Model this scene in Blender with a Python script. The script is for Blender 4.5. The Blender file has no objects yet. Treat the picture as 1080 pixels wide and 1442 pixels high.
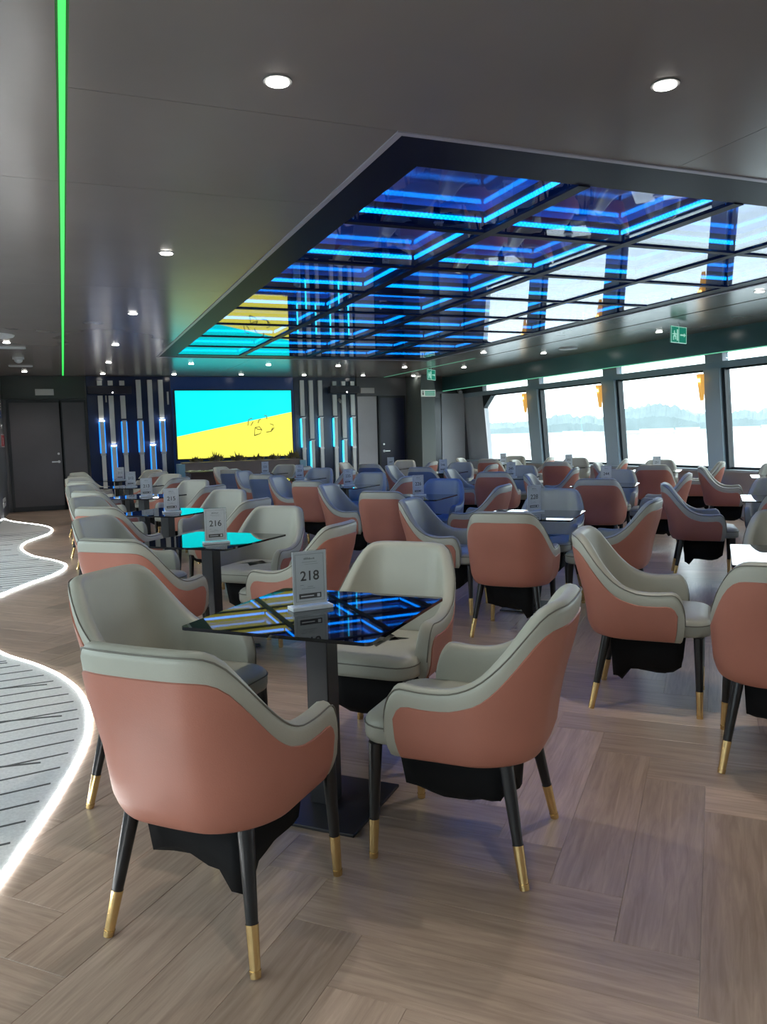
import bpy, bmesh, math, random
from mathutils import Vector, Matrix, noise
PI = math.pi
random.seed(7)
SC = bpy.context.scene
COL = SC.collection

# ------------------------------------------------------------------ camera
F_PX, YAW, PITCH, ROLL = 1105.7, .38376, .0964, -.025276
CAM = Vector((0, 0, 1.4))
fwd = Vector((math.sin(YAW)*math.cos(PITCH), math.cos(YAW)*math.cos(PITCH), -math.sin(PITCH)))
r0 = Vector((math.cos(YAW), -math.sin(YAW), 0)); u0 = r0.cross(fwd)
rgt = r0*math.cos(ROLL) + u0*math.sin(ROLL); up = -r0*math.sin(ROLL) + u0*math.cos(ROLL)
cd = bpy.data.cameras.new('camera'); cam = bpy.data.objects.new('camera', cd); COL.objects.link(cam)
cd.sensor_fit = 'HORIZONTAL'; cd.sensor_width = 36; cd.lens = F_PX/1080*36
cd.clip_start = .05; cd.clip_end = 5000
m = Matrix.Identity(4)
for i in range(3):
    m[i][0] = rgt[i]; m[i][1] = up[i]; m[i][2] = -fwd[i]; m[i][3] = CAM[i]
cam.matrix_world = m
SC.camera = cam

# ------------------------------------------------------------------ world and exposure
SKY = 2.7
w = bpy.data.worlds.new('overcast_sky'); SC.world = w; w.use_nodes = True
nt = w.node_tree; nt.nodes.clear()
bg = nt.nodes.new('ShaderNodeBackground'); ow = nt.nodes.new('ShaderNodeOutputWorld')
tc = nt.nodes.new('ShaderNodeTexCoord'); ns = nt.nodes.new('ShaderNodeTexNoise'); cr = nt.nodes.new('ShaderNodeValToRGB')
ns.inputs['Scale'].default_value = 2.5; ns.inputs['Detail'].default_value = 3
cr.color_ramp.elements[0].color = (.86, .94, 1, 1); cr.color_ramp.elements[1].color = (1, 1, 1, 1)
nt.links.new(tc.outputs['Generated'], ns.inputs['Vector']); nt.links.new(ns.outputs['Fac'], cr.inputs['Fac'])
nt.links.new(cr.outputs['Color'], bg.inputs['Color']); nt.links.new(bg.outputs[0], ow.inputs[0])
bg.inputs['Strength'].default_value = SKY
SC.view_settings.view_transform = 'Standard'; SC.view_settings.look = 'None'
SC.view_settings.gamma = 1; SC.view_settings.use_curve_mapping = False
SC.view_settings.exposure = 0.85
SC.cycles.use_denoising = True
SC.cycles.max_bounces = 8; SC.cycles.diffuse_bounces = 4; SC.cycles.glossy_bounces = 4
SC.cycles.transparent_max_bounces = 16; SC.cycles.sample_clamp_indirect = 6
SC.cycles.caustics_reflective = False; SC.cycles.caustics_refractive = False

# room measures
H = 2.84; YF = 18.2; YB = -3.0; XL = -2.3; XR = 9.8
def xr(z): return XR - .09*(z-.75)

# ------------------------------------------------------------------ materials
MATS = {}
def lk(n, a, b): n.links.new(a, b)
def mat(name, col, rough=.5, metal=0, emit=None, estr=0, coat=0, ior=1.5, noise_s=0, noise_a=0, bump=0, bump_s=200, spec=.5, sheen=0):
    M = bpy.data.materials.new(name); M.use_nodes = True; n = M.node_tree
    b = n.nodes['Principled BSDF']
    b.inputs['Base Color'].default_value = (*col, 1); b.inputs['Roughness'].default_value = rough
    b.inputs['Metallic'].default_value = metal; b.inputs['IOR'].default_value = ior
    b.inputs['Coat Weight'].default_value = coat; b.inputs['Specular IOR Level'].default_value = spec
    if sheen: b.inputs['Sheen Weight'].default_value = sheen
    if emit: b.inputs['Emission Color'].default_value = (*emit, 1); b.inputs['Emission Strength'].default_value = estr
    if noise_a:
        t = n.nodes.new('ShaderNodeTexCoord'); x = n.nodes.new('ShaderNodeTexNoise'); x.inputs['Scale'].default_value = noise_s
        x.inputs['Detail'].default_value = 5
        r = n.nodes.new('ShaderNodeValToRGB')
        r.color_ramp.elements[0].color = (*[c*(1-noise_a) for c in col], 1); r.color_ramp.elements[0].position = .3
        r.color_ramp.elements[1].color = (*[min(1, c*(1+noise_a)) for c in col], 1); r.color_ramp.elements[1].position = .7
        lk(n, t.outputs['Object'], x.inputs['Vector']); lk(n, x.outputs['Fac'], r.inputs['Fac']); lk(n, r.outputs['Color'], b.inputs['Base Color'])
    if bump:
        t = n.nodes.new('ShaderNodeTexCoord'); x = n.nodes.new('ShaderNodeTexNoise'); x.inputs['Scale'].default_value = bump_s
        x.inputs['Detail'].default_value = 3
        bp = n.nodes.new('ShaderNodeBump'); bp.inputs['Strength'].default_value = bump; bp.inputs['Distance'].default_value = .002
        lk(n, t.outputs['Object'], x.inputs['Vector']); lk(n, x.outputs['Fac'], bp.inputs['Height']); lk(n, bp.outputs['Normal'], b.inputs['Normal'])
    MATS[name] = M
    return M
SAGE = mat('sage_leather', (.40, .395, .335), .42, noise_s=4, noise_a=.06, bump=.25, bump_s=260)
SALMON = mat('salmon_leather', (.43, .168, .120), .42, noise_s=4, noise_a=.06, bump=.25, bump_s=260)
NAVY = mat('slate_blue_leather', (.10, .15, .27), .42, noise_s=4, noise_a=.06, bump=.25, bump_s=260)
BLUEIN = mat('powder_blue_leather', (.16, .22, .34), .42, noise_s=4, noise_a=.06, bump=.25, bump_s=260)
PIPE = mat('seam_piping', (.16, .15, .125), .5)
BLACKWOOD = mat('black_lacquered_wood', (.012, .012, .014), .28)
BRASS = mat('brushed_brass', (.78, .56, .26), .25, 1, noise_s=30, noise_a=.08)
CLOTH = mat('black_nylon_cloth', (.008, .008, .009), .85, spec=.2, bump=.4, bump_s=60)
GLASSTOP = mat('black_glass', (.004, .004, .006), .015, ior=1.75, coat=.0)
BLACKMET = mat('black_powder_coat', (.018, .018, .022), .35, bump=.1)
ACRYL = mat('acrylic_base', (.75, .78, .82), .08, ior=1.5)
PAPER = mat('white_card', (.85, .81, .81), .5)
PAPERW = mat('bright_white_paper', (.8, .8, .8), .5)
INK = mat('dark_print', (.10, .09, .09), .6)
INKPALE = mat('grey_print', (.3, .29, .29), .6)
CEIL = mat('charcoal_satin_ceiling_laminate', (.26, .228, .215), .22, ior=1.6, noise_s=.6, noise_a=.1)
SOFF = mat('slate_satin_soffit', (.14, .16, .175), .08, ior=1.6)
WALLD = mat('dark_graphite_wall', (.125, .13, .145), .3, noise_s=1.2, noise_a=.1)
WALLG = mat('grey_brushed_wall_panel', (.62, .63, .66), .45, noise_s=2, noise_a=.05)
WALLB = mat('glow_tinted_black_panel', (.018, .035, .10), .15)  # blue cast in the base colour stands in for the LED bar glow
DOORM = mat('charcoal_door', (.10, .098, .108), .42, noise_s=2, noise_a=.08)
STEEL = mat('brushed_steel', (.62, .63, .64), .28, 1)
CHROMEBAR = mat('silver_channel', (.78, .80, .78), .38, .35)
POSTM = mat('blue_grey_window_post', (.42, .53, .60), .35)
FRAMEBLK = mat('black_rubber_frame', (.02, .025, .03), .4)
COFFRAME = mat('dark_blue_grey_coffer_metal', (.010, .012, .035), .4, spec=.08)
TRIMM = mat('satin_aluminium_trim', (.50, .47, .56), .35, .2)
MIRTOP = mat('smoked_mirror', (.42, .50, 1.0), .05, .0, ior=1.9)
LEDW = mat('white_led_diffuser', (.9, .9, .9), .4, emit=(.96, 1, 1), estr=15)
LEDG = mat('green_led_diffuser', (.05, .5, .1), .4, emit=(.035, .62, .085), estr=1.0)
LEDGP = mat('pale_green_led_line', (.2, .5, .35), .4, emit=(.12, .50, .30), estr=.55)
GROOVE = mat('green_groove_channel', (.02, .16, .04), .4)
LEDC = mat('cyan_led_bar', (.1, .6, .8), .4, emit=(.03, .55, .9), estr=2.2)
LEDBL = mat('blue_led_bar', (.05, .2, .5), .4, emit=(.01, .20, .75), estr=1.1)
LAMP = mat('warm_white_lamp', (1, 1, 1), .4, emit=(1, .97, .90), estr=14)
BEZEL = mat('grey_lamp_bezel', (.22, .22, .22), .5)
AMBER = mat('amber_lamp', (1, .7, .3), .4, emit=(1, .62, .16), estr=4)
WHITEP = mat('white_plastic', (.62, .63, .63), .35)
GREENS = mat('green_sign_panel', (.03, .30, .20), .3, emit=(.02, .5, .33), estr=.15)
GREENB = mat('pale_sign_symbol', (.7, .9, .8), .3, emit=(.5, 1, .8), estr=.25)
REDS = mat('red_sign_panel', (.42, .03, .04), .4)
BLUES = mat('blue_sign_panel', (.02, .05, .16), .4)
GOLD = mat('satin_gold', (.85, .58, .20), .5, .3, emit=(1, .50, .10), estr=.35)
CARPET = mat('pale_grey_carpet', (.78, .78, .765), .75, noise_s=90, noise_a=.10, bump=.5, bump_s=400)
INLAY = mat('dark_grey_inlay', (.10, .10, .10), .6)
SUB = mat('dark_subfloor', (.06, .05, .045), .8)
COUNTER = mat('taupe_counter', (.20, .16, .15), .5, noise_s=3, noise_a=.12)
COUNTBL = mat('pale_blue_pilaster', (.20, .38, .50), .4)
DRYLEAF = mat('dry_olive_foliage', (.16, .13, .06), .7, noise_s=9, noise_a=.5)
DESKB = mat('dark_brown_wood', (.06, .045, .04), .4)
WATERM = mat('river_water', (.30, .34, .35), .12, bump=.0)
TREEM = mat('haze_coloured_trees', (.22, .27, .28), .9, noise_s=.05, noise_a=.12)  # distance haze is put into this pale blue-grey base colour
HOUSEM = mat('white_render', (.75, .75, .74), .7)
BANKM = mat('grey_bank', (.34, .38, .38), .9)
SCRY = mat('screen_yellow', (.02, .02, .02), .3, emit=(1, .93, .10), estr=.70)
SCRC = mat('screen_cyan', (.02, .02, .02), .3, emit=(0, .95, 1), estr=.68)
SCRL = mat('screen_line', (.02, .02, .02), .4, emit=(.22, .20, .04), estr=.4)

# led ribbon with rows of small dots
LEDB = bpy.data.materials.new('blue_led_ribbon'); LEDB.use_nodes = True
n = LEDB.node_tree; b = n.nodes['Principled BSDF']; b.inputs['Base Color'].default_value = (.02, .1, .3, 1)
t = n.nodes.new('ShaderNodeTexCoord'); wv = n.nodes.new('ShaderNodeTexChecker'); wv.inputs['Scale'].default_value = 60
mr = n.nodes.new('ShaderNodeMapRange'); mr.inputs['To Min'].default_value = 3.2; mr.inputs['To Max'].default_value = 5.8
lk(n, t.outputs['Object'], wv.inputs['Vector']); lk(n, wv.outputs['Fac'], mr.inputs['Value'])
b.inputs['Emission Color'].default_value = (0, .27, 1, 1); lk(n, mr.outputs[0], b.inputs['Emission Strength'])

def fres_glass(name, tint=(1, 1, 1), ior=1.5, rough=0.0):
    M = bpy.data.materials.new(name); M.use_nodes = True; n = M.node_tree; n.nodes.clear()
    o = n.nodes.new('ShaderNodeOutputMaterial'); mx = n.nodes.new('ShaderNodeMixShader')
    tr = n.nodes.new('ShaderNodeBsdfTransparent'); gl = n.nodes.new('ShaderNodeBsdfGlossy'); fr = n.nodes.new('ShaderNodeFresnel')
    tr.inputs[0].default_value = (*tint, 1); gl.inputs['Roughness'].default_value = rough; 
    g_ = n.nodes.new('ShaderNodeNewGeometry'); mi = n.nodes.new('ShaderNodeMapRange'); mi.inputs['To Min'].default_value = ior; mi.inputs['To Max'].default_value = 1/ior
    lk(n, g_.outputs['Backfacing'], mi.inputs['Value']); lk(n, mi.outputs[0], fr.inputs[0])
    lk(n, fr.outputs[0], mx.inputs[0]); lk(n, tr.outputs[0], mx.inputs[1]); lk(n, gl.outputs[0], mx.inputs[2]); lk(n, mx.outputs[0], o.inputs[0])
    return M
WINGLASS = fres_glass('clear_window_glass', (.90, .97, .98), 1.45)
PANE = fres_glass('tinted_ceiling_glass', (.80, .83, .95), 1.6, .01)
SIGNW = mat('brightened_sign_white', (.85, .88, .84), .5, emit=(.8, 1, .85), estr=.12)  # faint emission added to brighten the board, which is no lamp
SHEET = fres_glass('clear_acrylic', (.93, .95, .96), 1.45)

# oak planks: grain follows the length (UV), tone differs plank by plank
OAK = bpy.data.materials.new('grey_brown_oak'); OAK.use_nodes = True
n = OAK.node_tree; b = n.nodes['Principled BSDF']
uv = n.nodes.new('ShaderNodeUVMap'); uv.uv_map = 'UVMap'
oi = n.nodes.new('ShaderNodeObjectInfo'); ge = n.nodes.new('ShaderNodeNewGeometry')
ad = n.nodes.new('ShaderNodeMath'); ad.operation = 'ADD'; fc = n.nodes.new('ShaderNodeMath'); fc.operation = 'FRACT'
lk(n, oi.outputs['Random'], ad.inputs[0]); lk(n, ge.outputs['Random Per Island'], ad.inputs[1]); lk(n, ad.outputs[0], fc.inputs[0])
ml = n.nodes.new('ShaderNodeMath'); ml.operation = 'MULTIPLY'; ml.inputs[1].default_value = 37; lk(n, fc.outputs[0], ml.inputs[0])
cb = n.nodes.new('ShaderNodeCombineXYZ'); lk(n, ml.outputs[0], cb.inputs[2]); lk(n, ml.outputs[0], cb.inputs[0])
va = n.nodes.new('ShaderNodeVectorMath'); va.operation = 'ADD'; lk(n, uv.outputs[0], va.inputs[0]); lk(n, cb.outputs[0], va.inputs[1])
mp = n.nodes.new('ShaderNodeMapping'); mp.inputs['Scale'].default_value = (1.6, 22, 1); lk(n, va.outputs[0], mp.inputs[0])
n1 = n.nodes.new('ShaderNodeTexNoise'); n1.inputs['Scale'].default_value = 2.2; n1.inputs['Detail'].default_value = 7; n1.inputs['Roughness'].default_value = .62; n1.inputs['Distortion'].default_value = .7
lk(n, mp.outputs[0], n1.inputs['Vector'])
mp2 = n.nodes.new('ShaderNodeMapping'); mp2.inputs['Scale'].default_value = (.9, 5, 1); lk(n, va.outputs[0], mp2.inputs[0])
n2 = n.nodes.new('ShaderNodeTexNoise'); n2.inputs['Scale'].default_value = 1.6; n2.inputs['Detail'].default_value = 2; lk(n, mp2.outputs[0], n2.inputs['Vector'])
r1 = n.nodes.new('ShaderNodeValToRGB'); e = r1.color_ramp.elements
e[0].position = .30; e[0].color = (.34, .238, .178, 1); e[1].position = .72; e[1].color = (.54, .405, .315, 1)
lk(n, n1.outputs['Fac'], r1.inputs['Fac'])
hs = n.nodes.new('ShaderNodeHueSaturation'); lk(n, r1.outputs[0], hs.inputs['Color'])
mr1 = n.nodes.new('ShaderNodeMapRange'); mr1.inputs['To Min'].default_value = .84; mr1.inputs['To Max'].default_value = 1.16; lk(n, fc.outputs[0], mr1.inputs['Value'])
mm = n.nodes.new('ShaderNodeMath'); mm.operation = 'MULTIPLY'; lk(n, mr1.outputs[0], mm.inputs[0])
mr2 = n.nodes.new('ShaderNodeMapRange'); mr2.inputs['To Min'].default_value = .75; mr2.inputs['To Max'].default_value = 1.25; lk(n, n2.outputs['Fac'], mr2.inputs['Value'])
lk(n, mr2.outputs[0], mm.inputs[1]); lk(n, mm.outputs[0], hs.inputs['Value'])
lk(n, hs.outputs[0], b.inputs['Base Color'])
b.inputs['Roughness'].default_value = .30
bp = n.nodes.new('ShaderNodeBump'); bp.inputs['Strength'].default_value = .25; bp.inputs['Distance'].default_value = .001
lk(n, n1.outputs['Fac'], bp.inputs['Height']); lk(n, bp.outputs[0], b.inputs['Normal'])

# ------------------------------------------------------------------ mesh helpers
def tag(o, label=None, cat=None, group=None, kind=None):
    if label: o['label'] = label
    if cat: o['category'] = cat
    if group: o['group'] = group
    if kind: o['kind'] = kind
    return o
def link(name, me, parent=None, loc=None):
    o = bpy.data.objects.new(name, me); COL.objects.link(o)
    if parent: o.parent = parent
    if loc: o.location = loc
    return o
def empty(name, loc=(0, 0, 0), rz=0):
    o = bpy.data.objects.new(name, None); COL.objects.link(o); o.location = loc; o.rotation_euler = (0, 0, rz)
    o.empty_display_size = .1
    return o
def obj(name, bm, m, parent=None, loc=None, smooth=False, bevel=0):
    if bevel:
        bmesh.ops.bevel(bm, geom=list(bm.edges), offset=bevel, segments=2, affect='EDGES', profile=.5)
    me = bpy.data.meshes.new(name); bm.normal_update(); bm.to_mesh(me); bm.free(); me.materials.append(m)
    if smooth:
        for p in me.polygons: p.use_smooth = True
        if smooth != 'all': me.set_sharp_from_angle(angle=math.radians(45))
    return link(name, me, parent, loc)
def hexa(bm, pts):
    v = [bm.verts.new(p) for p in pts]
    for f in ((0, 3, 2, 1), (4, 5, 6, 7), (0, 1, 5, 4), (1, 2, 6, 5), (2, 3, 7, 6), (3, 0, 4, 7)): bm.faces.new([v[i] for i in f])
def bx(x0, x1, y0, y1, z0, z1, bm=None):
    bm = bm or bmesh.new()
    hexa(bm, [(x0, y0, z0), (x1, y0, z0), (x1, y1, z0), (x0, y1, z0), (x0, y0, z1), (x1, y0, z1), (x1, y1, z1), (x0, y1, z1)])
    return bm
def rbox(bm, cx, cy, cz, sx, sy, sz, rz=0):
    c, s = math.cos(rz), math.sin(rz); P = []
    for z in (-1, 1):
        for x, y in ((-1, -1), (1, -1), (1, 1), (-1, 1)):
            a, b_ = x*sx/2, y*sy/2; P.append((cx+a*c-b_*s, cy+a*s+b_*c, cz+z*sz/2))
    hexa(bm, P); return bm
def disc(bm, c, r, z0, z1, n=24, axis='Z', r1=None):
    r1 = r if r1 is None else r1
    def P(a, rr, z):
        if axis == 'Z': return (c[0]+rr*math.cos(a), c[1]+rr*math.sin(a), z)
        if axis == 'Y': return (c[0]+rr*math.cos(a), z, c[1]+rr*math.sin(a))
        return (z, c[0]+rr*math.cos(a), c[1]+rr*math.sin(a))
    A = [bm.verts.new(P(2*PI*i/n, r, z0)) for i in range(n)]; B = [bm.verts.new(P(2*PI*i/n, r1, z1)) for i in range(n)]
    bm.faces.new(A[::-1]); bm.faces.new(B)
    for i in range(n): bm.faces.new((A[i], A[(i+1) % n], B[(i+1) % n], B[i]))
    return bm
def cone_between(bm, p, q, rp, rq, n=14):
    p, q = Vector(p), Vector(q); d = (q-p).normalized(); a = d.orthogonal().normalized(); b_ = d.cross(a)
    A = [bm.verts.new(p+rp*(a*math.cos(t)+b_*math.sin(t))) for t in [2*PI*i/n for i in range(n)]]
    B = [bm.verts.new(q+rq*(a*math.cos(t)+b_*math.sin(t))) for t in [2*PI*i/n for i in range(n)]]
    bm.faces.new(A[::-1]); bm.faces.new(B)
    for i in range(n): bm.faces.new((A[i], A[(i+1) % n], B[(i+1) % n], B[i]))
    return bm
def tube(bm, pts, r, n=6):
    rings = []
    for i, p in enumerate(pts):
        p = Vector(p); d = (Vector(pts[min(i+1, len(pts)-1)])-Vector(pts[max(i-1, 0)])).normalized()
        a = d.cross(Vector((.13, .07, 1))).normalized(); b_ = d.cross(a)
        rings.append([bm.verts.new(p+r*(a*math.cos(2*PI*k/n)+b_*math.sin(2*PI*k/n))) for k in range(n)])
    for A, B in zip(rings, rings[1:]):
        for k in range(n): bm.faces.new((A[k], A[(k+1) % n], B[(k+1) % n], B[k]))
    bm.faces.new(rings[0][::-1]); bm.faces.new(rings[-1])
    return bm
def prism(pts, z0, z1, bm=None):
    bm = bm or bmesh.new()
    A = [bm.verts.new((x, y, z0)) for x, y in pts]; B = [bm.verts.new((x, y, z1)) for x, y in pts]
    bm.faces.new(A[::-1]); bm.faces.new(B)
    for i in range(len(pts)): bm.faces.new((A[i], A[(i+1) % len(pts)], B[(i+1) % len(pts)], B[i]))
    bmesh.ops.recalc_face_normals(bm, faces=bm.faces)
    return bm
def rrect(x0, x1, y0, y1, r, n=6):
    o = []
    for cx, cy, a0 in ((x1-r, y0+r, -PI/2), (x1-r, y1-r, 0), (x0+r, y1-r, PI/2), (x0+r, y0+r, PI)):
        for i in range(n+1):
            a = a0+PI/2*i/n; o.append((cx+r*math.cos(a), cy+r*math.sin(a)))
    return o
def copy_tree(o, parent=None):
    c = o.copy(); COL.objects.link(c); c.parent = parent
    for ch in list(o.children): copy_tree(ch, c)
    return c
def textmesh(s, size, depth=.0006):
    cu = bpy.data.curves.new('text', 'FONT'); cu.body = s; cu.size = size; cu.align_x = 'CENTER'; cu.align_y = 'CENTER'; cu.extrude = depth; cu.offset = size*.012
    o = bpy.data.objects.new('text', cu); COL.objects.link(o)
    dg = bpy.context.evaluated_depsgraph_get(); me = bpy.data.meshes.new_from_object(o.evaluated_get(dg))
    bpy.data.objects.remove(o); bpy.data.curves.remove(cu)
    me.materials.clear(); return me

# ------------------------------------------------------------------ floor
floor = obj('floor', bx(XL, XR, YB, YF, -.08, -.012), SUB); tag(floor, kind='structure')
W, L, GAP = .22, 1.10, .0005
def plank_bm(l, wd, bm=None, xf=None):
    bm = bm or bmesh.new(); uvl = bm.loops.layers.uv.get('UVMap') or bm.loops.layers.uv.new('UVMap')
    g, c = GAP/2, .0012; off = random.random()*9
    lo = [(g, g), (l-g, g), (l-g, wd-g), (g, wd-g)]; hi = [(g+c, g+c), (l-g-c, g+c), (l-g-c, wd-g-c), (g+c, wd-g-c)]
    def V(p, z): return bm.verts.new(xf((p[0], p[1], z)) if xf else (p[0], p[1], z))
    A = [V(p, -.012) for p in lo]; B = [V(p, -.0009) for p in lo]; C = [V(p, 0) for p in hi]
    fs = [(C, hi)] + [([B[i], B[(i+1) % 4], C[(i+1) % 4], C[i]], [lo[i], lo[(i+1) % 4], hi[(i+1) % 4], hi[i]]) for i in range(4)] \
        + [([A[i], A[(i+1) % 4], B[(i+1) % 4], B[i]], [lo[i], lo[(i+1) % 4], lo[(i+1) % 4], lo[i]]) for i in range(4)]
    for vs, us in fs:
        f = bm.faces.new(vs)
        for lp, u_ in zip(f.loops, us): lp[uvl].uv = (u_[0]+(off if xf else 0), u_[1])
    return bm
pl_me = bpy.data.meshes.new('floor_plank'); _b = plank_bm(L, W); _b.normal_update(); _b.to_mesh(_b and pl_me); _b.free(); pl_me.materials.append(OAK)
# edge of the planked area along the wavy light line (X of the line for a given Y)
LEDPTS = [(-1.12, 16.60), (-1.02, 16.15), (-.82, 15.65), (-.47, 14.94), (-.30, 14.38), (-.25, 13.86), (-.31, 13.29), (-.54, 12.56), (-.61, 12.11), (-.61, 11.66), (-.54, 11.19),
          (-.42, 10.73), (-.20, 10.25), (-.07, 9.86), (-.055, 9.60), (-.09, 9.37), (-.20, 9.04), (-.44, 8.57), (-.63, 8.10), (-.74, 7.6), (-.78, 7.1), (-.70, 6.5), (-.48, 5.82), (-.26, 5.41), (-.12, 5.10),
          (-.02, 4.77), (.03, 4.46), (.042, 4.20), (.025, 3.93), (-.02, 3.66), (-.11, 3.28), (-.20, 2.96), (-.27, 2.72), (-.40, 2.35), (-.62, 1.9), (-.95, 1.5), (-1.3, 1.2), (-1.8, 1.0), (-2.3, .9)]
def crom(P, k=4):
    out = []
    for i in range(len(P)-1):
        p0, p1, p2, p3 = P[max(i-1, 0)], P[i], P[i+1], P[min(i+2, len(P)-1)]
        for j in range(k):
            t = j/k; out.append(tuple(.5*((2*p1[d]) + (-p0[d]+p2[d])*t + (2*p0[d]-5*p1[d]+4*p2[d]-p3[d])*t*t + (-p0[d]+3*p1[d]-3*p2[d]+p3[d])*t**3) for d in range(2)))
    return out+[P[-1]]
LEDC_PTS = crom(LEDPTS)
def led_x(y):
    best = None
    for (x0, y0), (x1, y1) in zip(LEDC_PTS, LEDC_PTS[1:]):
        if min(y0, y1) <= y <= max(y0, y1): return x0+(x1-x0)*(y-y0)/((y1-y0) or 1e-6)
    return -2.3
def inview(x, y):
    d = Vector((x, y, 0))-CAM; z = d.dot(fwd)
    if z < .3: return False
    return abs(d.dot(rgt)/z) < .56 and abs(d.dot(up)/z) < .72
S2 = math.sqrt(.5)
planks = []
for i in range(-12, 16):
    for k in range(-80, 110):
        for kind in (0, 1):
            du, dv = k*W + i*L, k*W - i*L
            if kind == 0: u_, v_, a = 2.11+du, .02+dv, 0          # long along u
            else: u_, v_, a = 2.11+du, .02+dv, 1                 # long along v, lies below in u
            cu_, cv_ = (u_+L/2, v_+W/2) if kind == 0 else (u_-W/2, v_+L/2)
            cx, cy = (cu_-cv_)*S2, (cu_+cv_)*S2
            if not (XL-.6 < cx < XR+.6 and YB-.6 < cy < YF+.6): continue
            if cy < 16.4 and cx < led_x(cy)-.75 and cx < -.8: continue
            vis = inview(cx, cy); planks.append((0 if vis else 1, (cx*cx+cy*cy), u_, v_, a))
planks.sort()
far = bmesh.new()
for idx, (vis, d, u_, v_, a) in enumerate(planks):
    if a == 0: ox, oy, rz = (u_-v_)*S2, (u_+v_)*S2, PI/4
    else:
        # origin at (u_, v_), length runs along +v, width towards -u
        ox, oy, rz = (u_-v_)*S2, (u_+v_)*S2, PI*3/4
    # clip test against room
    ends = []
    for lx, ly in ((0, 0), (L, 0), (L, W), (0, W)):
        ends.append((ox+lx*math.cos(rz)-ly*math.sin(rz), oy+lx*math.sin(rz)+ly*math.cos(rz)))
    inside = all(XL <= x <= XR-.01 and YB <= y <= YF for x, y in ends)
    if idx < 300 and inside:
        o = link('floor_plank', pl_me, floor, (ox, oy, 0)); o.rotation_euler = (0, 0, rz)
    else:
        cs, sn = math.cos(rz), math.sin(rz)
        def xf(p, ox=ox, oy=oy, cs=cs, sn=sn): return (min(max(ox+p[0]*cs-p[1]*sn, XL), XR), min(max(oy+p[0]*sn+p[1]*cs, YB), YF), p[2])
        plank_bm(L, W, far, xf)
o = obj('floor_plank_field', far, OAK, floor); tag(o, kind='stuff')

# carpet on the aisle with the wavy edge, inlay lines and light line
edge = [(x-.012, y) for x, y in LEDC_PTS if y > .95 and x > (-1.11 if y > 5 else -9)]
cp = [(-1.125, 16.6)] + edge + [(-2.28, .95), (-2.28, 13.95), (-1.125, 13.95)]
carpet = obj('aisle_carpet', prism(cp, .0005, .006), CARPET)
tag(carpet, 'pale grey carpet with dark wavy lines left of the glowing floor line', 'carpet')
y = 1.6; k = 0
def ribbon(fn, x0, x1, wd, z0, z1, nseg=14):
    bm = bmesh.new(); P = []
    for i in range(nseg+1):
        x = x0+(x1-x0)*i/nseg; yy = fn(x); q = [bm.verts.new((x, yy-wd/2, z0)), bm.verts.new((x, yy-wd/2, z1)), bm.verts.new((x, yy+wd/2, z1)), bm.verts.new((x, yy+wd/2, z0))]
        P.append(q)
    for A, B in zip(P, P[1:]):
        for j in range(3): bm.faces.new((A[j], A[j+1], B[j+1], B[j]))
    bm.faces.new(P[0]); bm.faces.new(P[-1][::-1]); bmesh.ops.recalc_face_normals(bm, faces=bm.faces)
    return bm
while y < 13.8:
    xe = min(led_x(y), led_x(y+.03), led_x(y-.03), led_x(y+.06))-.05
    f = (lambda y0, xe: (lambda x: y0+.10*(x-xe)+.012*math.sin(x*5+y0*2)))(y, xe)
    if k % 4 == 1:
        f2 = (lambda y0, xe: (lambda x: y0+.075+.30*(x-xe)*(1 if False else -.38)-.02*math.sin(x*4)))(y, xe)
        xa = xe-.30
        obj('inlay_line', ribbon(f2, max(-2.2, xe-1.3), xa+.22, .013, .0055, .0085), INLAY, carpet)
    if xe > -2.1: obj('inlay_line', ribbon(f, -2.2, xe, .011, .0055, .008), INLAY, carpet)
    y += .152; k += 1
bm = bmesh.new(); P = []
for i, (x, yy) in enumerate(LEDC_PTS):
    a = Vector(LEDC_PTS[max(i-1, 0)]); b_ = Vector(LEDC_PTS[min(i+1, len(LEDC_PTS)-1)]); d = (b_-a).normalized(); nn = Vector((-d.y, d.x))*.010
    P.append([bm.verts.new((x-nn.x, yy-nn.y, .0005)), bm.verts.new((x-nn.x, yy-nn.y, .009)), bm.verts.new((x+nn.x, yy+nn.y, .009)), bm.verts.new((x+nn.x, yy+nn.y, .0005))])
for A, B in zip(P, P[1:]):
    for j in range(3): bm.faces.new((A[j], A[j+1], B[j+1], B[j]))
bm.faces.new(P[0]); bm.faces.new(P[-1][::-1]); bmesh.ops.recalc_face_normals(bm, faces=bm.faces)
tag(obj('floor_light_strip', bm, LEDW), 'glowing white light strip winding along the floor at the aisle', 'light strip')

# ------------------------------------------------------------------ walls and windows
wr = obj('wall_right', bx(0, .01, 0, .01, 0, .01), FRAMEBLK); bpy.data.objects.remove(wr)
def lean(y0, y1, z0, z1, t0, t1, bm=None):
    """slab on the leaning window wall: t0/t1 are depths inward from the plane"""
    bm = bm or bmesh.new()
    hexa(bm, [(xr(z0)-t1, y0, z0), (xr(z0)-t0, y0, z0), (xr(z0)-t0, y1, z0), (xr(z0)-t1, y1, z0),
              (xr(z1)-t1, y0, z1), (xr(z1)-t0, y0, z1), (xr(z1)-t0, y1, z1), (xr(z1)-t1, y1, z1)])
    return bm
wr = obj('wall_right', lean(YB, YF, -.08, .72, -.12, .0), WALLG); tag(wr, kind='structure')
obj('window_header', lean(YB, YF, 2.33, 2.435, -.12, .02), POSTM, wr)
obj('window_end_panel', lean(17.17, YF, .72, 2.33, -.12, .0), WALLG, wr); obj('window_end_panel', lean(17.17, YF, 2.436, 2.59, -.12, .0), WALLD, wr)
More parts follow.
